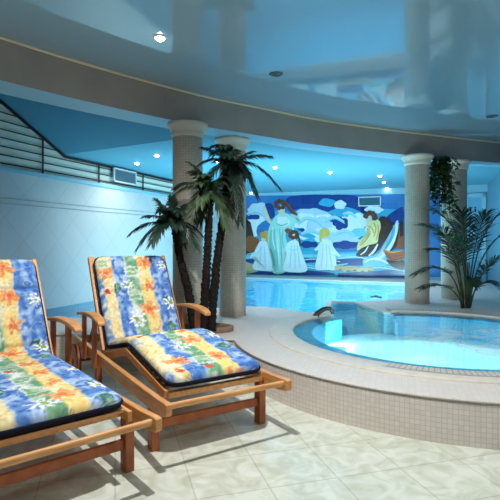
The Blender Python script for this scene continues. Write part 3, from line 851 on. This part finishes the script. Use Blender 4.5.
def cushion(loc, rz, path, off, seams, label, W=0.33, th=0.046):
    root = empty('lounger_cushion', loc, rz); root.scale = (K, K, K)
    tag(root, label, 'cushion', 'floral lounger cushions')
    pl = fillet([(p[0], p[1]) for p in path], 0.075)
    cum = [0.0]
    for i in range(1, len(pl)): cum.append(cum[-1] + (pl[i]-pl[i-1]).length)
    LT = cum[-1]
    def at(s):
        s = min(max(s, 0), LT)
        for i in range(1, len(pl)):
            if cum[i] >= s or i == len(pl)-1:
                k = (s-cum[i-1])/max(1e-9, cum[i]-cum[i-1])
                p = pl[i-1].lerp(pl[i], k); d = (pl[i]-pl[i-1]).normalized()
                return p, d
    def frame(s):
        p, _ = at(s)
        a, _ = at(s-.02); c, _ = at(s+.02)
        d = (c-a).normalized()
        return p, Vector((-d.y, d.x))
    ns, nt = 250, 88
    rc = 0.075
    def hw(s):
        e = min(s, LT-s)
        return W if e >= rc else W - rc + math.sqrt(max(0, rc*rc-(rc-e)**2))
    bm = bmesh.new()
    cl = bm.verts.layers.float_color.new('print')
    top, bot = [], []
    edge_pts_l, edge_pts_r = [], []
    for i in range(ns+1):
        k = i/ns
        s = LT*(0.5 - 0.5*math.cos(PI*k))*0.25 + LT*k*0.75
        p, n = frame(s); w = hw(s)
        rt, rb = [], []
        e = min(s, LT-s)
        ef = min(1, math.sqrt(max(0, 1-(1-min(1, e/0.05))**2)))
        for j in range(nt+1):
            t = -1 + 2*j/nt
            tt = math.sin(t*PI/2)*0.3 + t*0.7
            x = tt*w
            ed = (1-abs(tt)**10)**0.5 * ef
            h = 0.028 + th*ed
            for q, dep in seams:
                h -= dep*ed*math.exp(-((s-q)/0.016)**2)
                for bx in (-0.19, 0.0, 0.19):
                    h -= 0.012*ed*math.exp(-((s-q)**2+(x-bx)**2)/0.035**2)
            h += 0.006*ed*noise.noise(Vector((x*9, s*9, off)))
            v = bm.verts.new((x, p.x + n.x*h, p.y + n.y*h)); v[cl] = PAINT(s, (x/W+1)/2, off)
            rt.append(v)
            if j in (0, nt):
                rb.append(None)
            else:
                v2 = bm.verts.new((x, p.x, p.y)); v2[cl] = (0.02, 0.02, 0.04, 1); rb.append(v2)
        rb[0] = bm.verts.new((-w, p.x, p.y)); rb[0][cl] = (.02, .02, .04, 1)
        rb[nt] = bm.verts.new((w, p.x, p.y)); rb[nt][cl] = (.02, .02, .04, 1)
        top.append(rt); bot.append(rb)
        edge_pts_l.append(Vector((-w-.002, p.x+n.x*.020, p.y+n.y*.020))); edge_pts_r.append(Vector((w+.002, p.x+n.x*.020, p.y+n.y*.020)))
    for i in range(ns):
        for j in range(nt):
            f = bm.faces.new((top[i][j], top[i][j+1], top[i+1][j+1], top[i+1][j])); f.smooth = True
            f = bm.faces.new((bot[i][j], bot[i+1][j], bot[i+1][j+1], bot[i][j+1])); f.smooth = True; f.material_index = 1
        for j in (0, nt):
            f = bm.faces.new((top[i][j], top[i+1][j], bot[i+1][j], bot[i][j])); f.material_index = 1
    for i in (0, ns):
        for j in range(nt):
            f = bm.faces.new((top[i][j], top[i][j+1], bot[i][j+1], bot[i][j])); f.material_index = 1
    bmesh.ops.recalc_face_normals(bm, faces=bm.faces[:])
    me = bpy.data.meshes.new('pad'); bm.to_mesh(me); bm.free()
    me.materials.append(M['cloth']); me.materials.append(M['navy'])
    o = bpy.data.objects.new('pad', me); COL.objects.link(o); o.parent = root
    loop = edge_pts_r + list(reversed(edge_pts_l))
    cl_ = []
    for q in loop:
        if not cl_ or (q-cl_[-1]).length > 0.004: cl_.append(q)
    mb = MB(); mb.tube(cl_, 0.0105, 6, closed=True); mb.build('piping', M['navy'], root)
    return root

K = 0.953; ZK = H*(1-K); FL = -ZK/K                            # scale of the loungers and their floor level
def lounger(loc, rz, panels, back, label):
    """local axes: x across, y towards the head, z up"""
    root = empty('sun_lounger', loc, rz); root.scale = (K, K, K)
    tag(root, label, 'sun lounger', 'teak loungers by the pool')
    for s in (-1, 1):
        mb = MB(); x = s*.412
        pts = [(0.0, .275), (0.12, .262), (1.2, .250), (2.25, .250)]
        prof = [(-.012, .302), (.02, .306), (.16, .300), (.5, .298), (2.27, .298), (2.30, .275), (2.30, .225), (2.27, .212), (.5, .205), (.16, .212), (.0, .232), (-.012, .245)]
        a = [mb.bm.verts.new((x-.019, q[0], q[1])) for q in prof]; c = [mb.bm.verts.new((x+.019, q[0], q[1])) for q in prof]
        mb.bm.faces.new(a); mb.bm.faces.new(list(reversed(c)))
        for i in range(len(prof)):
            j = (i+1) % len(prof); mb.bm.faces.new((a[i], a[j], c[j], c[i]))
        mb.build('side_rail', M['teak'], root, 0.006)
    mb = MB(); mb.bar((-.395, .03, .278), (.395, .03, .278), .030, .034); mb.build('foot_bar', M['teak_cross'], root, 0.010)
    mb = MB(); mb.bar((-.395, 2.24, .255), (.395, 2.24, .255), .035, .07); mb.build('head_rail', M['teak_cross'], root, 0.006)
    for s in (-1, 1):
        mb = MB(); mb.box((s*.385-.026, .255, FL), (s*.385+.026, .325, .262)); mb.build('leg', M['teak_shaded'], root, 0.005)
    mb = MB(); mb.bar((-.36, .29, .09), (.36, .29, .09), .026, .055); mb.build('stretcher', M['teak_shaded'], root, 0.004)
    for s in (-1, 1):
        mb = MB(); mb.box((s*.365-.022, 1.58, FL), (s*.365+.022, 1.65, .262)); mb.build('leg', M['teak_shaded'], root, 0.005)
    mb = MB(); mb.tube([(-.46, 2.08, .155+FL), (.46, 2.08, .155+FL)], .014, 10); mb.build('axle', M['teak_shaded'], root)
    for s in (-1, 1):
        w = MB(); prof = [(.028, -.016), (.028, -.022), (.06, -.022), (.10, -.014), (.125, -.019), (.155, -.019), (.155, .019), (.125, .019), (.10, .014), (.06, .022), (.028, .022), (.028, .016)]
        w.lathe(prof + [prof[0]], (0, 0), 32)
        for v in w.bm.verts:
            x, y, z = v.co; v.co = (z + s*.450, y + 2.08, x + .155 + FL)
        w.build('wheel', M['teak_shaded'], root)
    # cradle that carries the pad: side boards and slats
    for k, (p, q) in enumerate(panels):
        p = Vector((0, *p)); q = Vector((0, *q)); d = (q-p); n = Vector((0, -d.z, d.y)).normalized()
        fr = MB()
        for s in (-1, 1):
            o = Vector((s*.338, 0, 0)); fr.bar(p+o-n*.040, q+o-n*.040, .026, .054, n)
        e = p + (d.normalized()*.10 if abs(d.z) < .03 else Vector((0, 0, 0)))
        fr.bar(e + Vector((-.33, 0, 0)) - n*.046, e + Vector((.33, 0, 0)) - n*.046, .03, .036, n)
        pf = fr.build('seat_panel', M['teak'], root, 0.004)
        sl = MB(); cnt = max(3, int(d.length/.075))
        for i in range(cnt):
            c = p + d*((i+.9)/(cnt+.4)); sl.bar(c + Vector((-.325, 0, 0)) - n*.022, c + Vector((.325, 0, 0)) - n*.022, .05, .014, n)
        sl.build('slats', M['teak_cross'], pf)
    p = Vector((0, *back[0])); q = Vector((0, *back[1])); d = q-p; n = Vector((0, -d.z, d.y)).normalized(); dn_ = d.normalized()
    fr = MB()
    for s in (-1, 1):
        o = Vector((s*.350, 0, 0)); fr.bar(p+o-n*.030, q+o-n*.030+dn_*.03, .034, .040, n)
    fr.bar(q + Vector((-.345, 0, 0)) - n*.03, q + Vector((.345, 0, 0)) - n*.03, .05, .03, n)
    bfm = fr.build('backrest', M['teak'], root, 0.005)
    sl = MB(); cnt = 11
    for i in range(cnt):
        c = p + d*((i+.4)/cnt); sl.bar(c + Vector((-.34, 0, 0)) - n*.018, c + Vector((.34, 0, 0)) - n*.018, .05, .014, n)
    sl.build('slats', M['teak_cross'], bfm)
    m1 = p + d*.55
    for s in (-1, 1):
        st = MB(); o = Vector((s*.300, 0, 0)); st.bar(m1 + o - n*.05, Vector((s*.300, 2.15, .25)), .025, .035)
        st.build('back_prop', M['teak_shaded'], root)
    for s in (-1, 1):
        am = MB(); x = s*.452
        pr = [(1.19, .560), (1.20, .580), (1.26, .600), (1.36, .613), (1.50, .615), (1.64, .606), (1.76, .590), (1.86, .572), (1.885, .560)]
        lo = [(1.195, .545), (1.21, .552), (1.26, .566), (1.36, .580), (1.50, .583), (1.64, .576), (1.76, .562), (1.86, .546), (1.88, .545)]
        rows = []
        for (ya, za), (yb, zb_) in zip(pr, lo):
            w = .038 if 1.2 < ya < 1.88 else .028
            rows.append([am.bm.verts.new(v) for v in ((x-w, yb, zb_), (x+w, yb, zb_), (x+w, ya, za), (x-w, ya, za))])
        for i in range(len(rows)-1):
            for k in range(4):
                am.bm.faces.new((rows[i][k], rows[i][(k+1) % 4], rows[i+1][(k+1) % 4], rows[i+1][k]))
        am.bm.faces.new(rows[0]); am.bm.faces.new(rows[-1])
        ar = am.build('armrest', M['teak'], root, 0.008)
        for y in (1.40, 1.74):
            pm = MB(); pm.box((x-.014, y-.032, .19), (x+.014, y+.032, .575)); pm.build('arm_post', M['teak_shaded'], ar, 0.004)
    return root

LR, AR = (-0.10*K, 2.79*K, ZK), math.radians(32.5)
LL, AL = (-0.804*K + .025, 2.03*K + .07, ZK), math.radians(40.3)
pathR = [(.17, .325), (.93, .435), (1.48, .300), (1.93, 1.03)]
pathL = [(.19, .325), (.75, .335), (1.43, .335), (1.86, 1.03)]
lounger(LR, AR, [((.20, .325), (.93, .432)), ((.93, .432), (1.46, .302))], (pathR[2], (1.93, 1.03)), 'teak sun lounger with raised knee section standing beside the round whirlpool deck')
lounger(LL, AL, [((.16, .322), (1.43, .332))], (pathL[2], (1.86, 1.03)), 'teak sun lounger with flat seat, cut off by the left edge of the photo')
cushion(LR, AR, pathR, 0.0, [(.77, .010), (1.33, .022), (1.80, .020), (.38, .006)], 'floral striped cushion bent over the raised knee section beside the whirlpool deck')
cushion(LL, AL, pathL, 0.36, [(.67, .010), (1.33, .024), (1.78, .020), (.35, .006)], 'floral striped cushion lying flat on the seat of the lounger at the left edge')

# ------------------------------------------------------------------ plants
def bez(a, c, b, t): return a*((1-t)**2) + c*(2*t*(1-t)) + b*(t*t)
def frond(parent, o, p0, pc, p1, m, nl=22, ll=0.16, wd=0.014, droop=0.35, start=0.12, name='frond', rr=0.006):
    mb = MB()
    pts = [bez(p0, pc, p1, k/12) - o for k in range(13)]
    mb.tube(pts, [rr*(1-.75*k/12) for k in range(13)], 5)
    for i in range(nl):
        t = start + (1-start)*(i+.5)/nl
        p = bez(p0, pc, p1, t) - o
        T = (bez(p0, pc, p1, min(1, t+.02)) - bez(p0, pc, p1, t-.02)).normalized()
        S = T.cross(Vector((0, 0, 1)))
        if S.length < .15: S = T.cross(Vector((.3, 1, 0)))
        S.normalize(); U = S.cross(T)
        k = (t-start)/(1-start)
        ln = ll*(.35 + .65*math.sin(PI*min(1, .18+.72*k)))*random.uniform(.85, 1.1)
        for sd in (-1, 1):
            ph = math.radians(58 - 34*k + random.uniform(-7, 7))
            D = (T*math.cos(ph) + S*sd*math.sin(ph) + U*random.uniform(.05, .25)).normalized()
            a = p; q = p + D*ln*.5; e = p + D*ln - Vector((0, 0, droop*ln))
            q.z -= droop*ln*.2
            X = D.cross(U).normalized()*wd*.5
            if X.length < 1e-6: X = S*wd*.5
            Lf = U*wd*.25
            vs = [mb.bm.verts.new(v) for v in (a - X*.5, a + X*.5, q + X, q - Lf, q - X, e)]
            mb.bm.faces.new((vs[0], vs[3], vs[4])); mb.bm.faces.new((vs[0], vs[1], vs[3])); mb.bm.faces.new((vs[1], vs[2], vs[3]))
            mb.bm.faces.new((vs[4], vs[3], vs[5])); mb.bm.faces.new((vs[3], vs[2], vs[5]))
    return mb.build(name, m, parent)

def palm(base, mids, tips, label, lm, ll=0.15, r0=0.044, r1=0.034, extra=9):
    root = empty('palm_tree', base); tag(root, label, 'palm', 'slim indoor palms in front of the columns')
    o = Vector(base)
    path = spline([base] + mids, 10)
    mb = MB(); pts, rs = [], []
    for i, p in enumerate(path):
        k = i/(len(path)-1)
        for j, dr in ((0, 1.12), (1, .9)):
            q = p if j == 0 or i == len(path)-1 else p.lerp(path[i+1], .5)
            pts.append(q - o + Vector((random.uniform(-.004, .004), random.uniform(-.004, .004), 0))); rs.append((r0 + (r1-r0)*k)*dr*random.uniform(.93, 1.07))
    mb.tube(pts, rs, 10)
    for i in range(70):                                           # fibre stubs
        k = random.uniform(.05, .98); p = path[int(k*(len(path)-1))] - o
        a = random.uniform(0, 2*PI); d = Vector((math.cos(a), math.sin(a), 0)); r = r0 + (r1-r0)*k
        s = Vector((-d.y, d.x, 0))*.012
        mb.face([p + d*r*.9 - s, p + d*r*.9 + s, p + d*(r+.016) + Vector((0, 0, .035))])
    mb.build('trunk', M['trunk'], root)
    top = path[-1]
    for i, (u, v, dd, lift) in enumerate(tips):
        e = PD(u, v, top.y + dd)
        ln = (e-top).length
        c = top.lerp(e, .45) + Vector((0, 0, lift*ln))
        frond(root, o, top + Vector((0, 0, random.uniform(-.03, .02))), c, e, lm, 30, ll*random.uniform(.95, 1.15), .019, .45)
    for i in range(extra):
        a = random.uniform(0, 2*PI); e = top + Vector((math.cos(a)*.18, math.sin(a)*.32, random.uniform(-.12, .18)))
        c = top.lerp(e, .45) + Vector((0, 0, .16)); frond(root, o, top, c, e, lm, 24, ll*.9, .019, .45)
    return root
# added brown oval standing in for shaded floor at the palm feet
pb = P(206, 331, DECK)
pl = empty('shaded_floor_oval', (pb.x, pb.y, DECK)); tag(pl, 'low brown oval standing in for shaded floor at the palm trunks', 'floor_patch')
mb = MB(); mb.lathe([(.27, 0), (.285, .03), (.28, .055), (.26, .06), (.245, .05), (.245, .0)], (0, 0), 40); mb.build('rim', M['floor_patch'], pl, recalc=False)
mb = MB(); mb.lathe([(.246, .042), (.15, .048), (.001, .052)], (0, 0), 32); mb.build('oval_fill', M['oval_fill'], pl, recalc=False)
for c in pl.children:
    for v in c.data.vertices: v.co.x *= 1.0; v.co.y *= 0.55
zs = DECK + .056
bA = P(195, 331, zs); bB = P(203, 331, zs); bC = P(211, 330, zs)
dA = bA.y
palm(bA, [PD(188, 290, dA), PD(181, 262, dA), PD(174, 226, dA)],
     [(132, 232, .0, .35), (138, 247, -.15, .45), (146, 216, .1, .25), (157, 200, .1, .12), (172, 197, -.1, .05), (185, 205, .1, .15), (201, 234, .0, .45), (195, 247, -.2, .5), (152, 243, -.35, .5), (183, 244, .3, .5), (163, 208, -.3, .3)],
     'shortest slim palm with its crown over the blue wall beside the lounger back', M['leaf'], 0.13)
dB = bB.y
palm(bB, [PD(206, 280, dB), PD(208, 240, dB), PD(210, 196, dB)],
     [(170, 200, -.05, .55), (190, 163, .1, .25), (193, 172, -.15, .3), (200, 222, -.1, .6), (236, 222, .05, .6), (240, 207, .1, .5), (192, 214, -.2, .6), (222, 180, .2, .3), (178, 186, .1, .4), (226, 226, -.15, .6)],
     'middle slim palm with drooping olive fronds between the two left columns', M['leaf_b'], 0.14)
dC = bC.y
palm(bC, [PD(216, 270, dC), PD(222, 225, dC), PD(231, 166, dC)],
     [(201, 163, -.1, .35), (205, 148, .05, .2), (222, 150, -.2, .15), (250, 152, .1, .15), (269, 156, .0, .22), (278, 186, -.05, .42), (256, 194, -.1, .5), (240, 222, -.15, .7), (200, 196, -.25, .5), (246, 176, .3, .3), (230, 214, .1, .7)],
     'tallest slim palm with fronds reaching over the second column and mural', M['leaf'], 0.14)

# areca palm on the right
ab = P(465, 308, DECK)
ar = empty('areca_palm', ab); tag(ar, 'leafy areca palm with many canes at the far rim of the whirlpool', 'palm')
D0 = ab.y
ac = [((463, 306), (462, 232), (428, 226), -.3, .24), ((466, 306), (470, 228), (436, 212), .1, .26), ((467, 306), (474, 232), (486, 214), .2, .20), ((462, 306), (455, 252), (416, 274), -.2, .15),
      ((463, 306), (452, 276), (422, 288), -.35, .13), ((469, 306), (474, 232), (503, 211), -.1, .10), ((469, 306), (476, 250), (506, 232), -.25, .12), ((470, 306), (480, 262), (504, 256), -.4, .16),
      ((469, 306), (476, 276), (494, 284), -.3, .13), ((464, 306), (462, 246), (432, 250), -.15, .20), ((466, 306), (466, 240), (446, 236), -.4, .24), ((468, 306), (472, 262), (474, 286), -.5, .11), ((466, 306), (466, 230), (462, 212), .3, .2)]
for p0, pc, p1, dd, ll in ac:
    a = PD(*p0, D0 + random.uniform(-.04, .04)); a.z = DECK
    frond(ar, ab, a, PD(*pc, D0 + dd*.4), PD(*p1, D0 + dd), M['areca'], 30, ll*1.6, .018, .25, .42, rr=0.012)
for k in range(6):
    x = random.uniform(-.05, .05); mb = MB(); mb.tube([(x, random.uniform(-.04, .04), 0), (x*1.6, 0, .3), (x*3, .02, .62)], [.014, .011, .006], 7); mb.build('cane', M['cane'], ar)

# hanging ivy between the right columns
iv0 = PD(441, 158, 6.95)
iv = empty('hanging_ivy', (iv0.x, iv0.y, LOWC)); tag(iv, 'bushy green ivy hanging from the beam between the two right columns', 'ivy')
o = Vector((iv0.x, iv0.y, LOWC))
stem = MB(); lf = MB()
for k in range(34):
    x = random.uniform(-.19, .17); y = random.uniform(-.10, .10); ln = random.uniform(.40, .95) * (1 - abs(x)*1.2)
    pts = [Vector((x*.5, y*.5, -.002))] + [Vector((x*(.6+.5*t) + random.uniform(-.03, .03), y*(1+.3*t) - .03*t, -ln*t)) for t in (.25, .5, .75, 1)]
    stem.tube(pts, .004, 4)
    for j in range(26):
        t = random.random(); i = min(3, int(t*4)); p = pts[i].lerp(pts[i+1], t*4-i)
        p = p + Vector((random.uniform(-.06, .06), random.uniform(-.06, .06), random.uniform(-.04, .02)))
        p.z = min(p.z, -.01)
        a = random.uniform(0, 2*PI); d = Vector((math.cos(a), math.sin(a), random.uniform(-1.1, -.1))).normalized(); s = d.cross(Vector((0, 0, 1))).normalized()
        L_ = random.uniform(.06, .10); w = L_*.36
        lf.face([p, p + d*L_*.45 + s*w, p + d*L_, p + d*L_*.45 - s*w])
stem.build('vines', M['cane'], iv); lf.build('foliage', M['ivy'], iv)

# ------------------------------------------------------------------ light
def light(kind, name, loc, energy, col=(1, 1, 1), size=0.1, rot=None, **kw):
    l = bpy.data.lights.new(name, kind); l.energy = energy; l.color = col
    if kind == 'AREA': l.size = size
    else: l.shadow_soft_size = size
    for k, v in kw.items(): setattr(l, k, v)
    ob = bpy.data.objects.new(name, l); COL.objects.link(ob); ob.location = loc
    if rot: ob.rotation_euler = rot
    return ob
light('SPOT', 'lounge_spot', (-0.2, 2.55, 2.74), 215, (1, .98, .95), .02, None, spot_size=math.radians(150), spot_blend=.6)
light('SPOT', 'lounge_spot_lit', P(160, 37, CEIL) - Vector((0, 0, .07)), 20, (1, .96, .90), .06, None, spot_size=math.radians(150), spot_blend=.8)
for (x, y, e) in ((1.7, 1.5, 115), (3.2, 3.4, 95), (0.2, 1.0, 14)):  # unseen fill spots added to brighten the deck and its front face
    light('SPOT', 'fill_spot', (x, y, 2.74), e, (1, .98, .95), .45, None, spot_size=math.radians(150), spot_blend=.8)
for (u, v) in small:
    if v > 186: continue
    light('SPOT', 'pool_spot', P(u, v, LOWC) - Vector((0, 0, .07)), 46 if u > 170 else 30, (1, .98, .95), .03, None, spot_size=math.radians(125 if u > 170 else 168), spot_blend=.9)
for (x, y, e) in ((-0.9, 6.5, 42), (0.3, 6.9, 85), (1.9, 7.5, 85)):
    light('AREA', 'pool_lamp', (x, y, -.05), e, (.72, .95, 1), .25, (math.radians(112), 0, 0))
for (x, y, e, yaw) in ((1.95, 3.72, 13, 0), (1.45, 3.85, 5, -8), (2.65, 3.95, 9, 30)):
    light('AREA', 'whirlpool_lamp', (x, y, .08), e, (.85, .98, 1), .3, (math.radians(84), 0, math.radians(yaw)))
light('AREA', 'whirlpool_lamp', (1.05, 5.3, .10), 5, (.8, .97, 1), .3, (math.radians(85), 0, math.radians(-14)))

w = bpy.data.worlds.new('World'); SC.world = w; w.use_nodes = True
bg = w.node_tree.nodes['Background']; bg.inputs['Color'].default_value = (.92, .96, 1, 1); bg.inputs['Strength'].default_value = 0.15

# ------------------------------------------------------------------ camera
cam = bpy.data.cameras.new('Camera'); co = bpy.data.objects.new('Camera', cam); COL.objects.link(co)
co.location = (0, 0, H); co.rotation_euler = (math.radians(90), 0, 0)
cam.sensor_width = 36; cam.lens = 36*F/500; cam.shift_y = -(250-CY)/500; cam.clip_start = 0.05
SC.camera = co
SC.view_settings.view_transform = 'Standard'; SC.view_settings.look = 'None'; SC.view_settings.gamma = 1.0
SC.view_settings.use_curve_mapping = False
SC.view_settings.exposure = 0.12
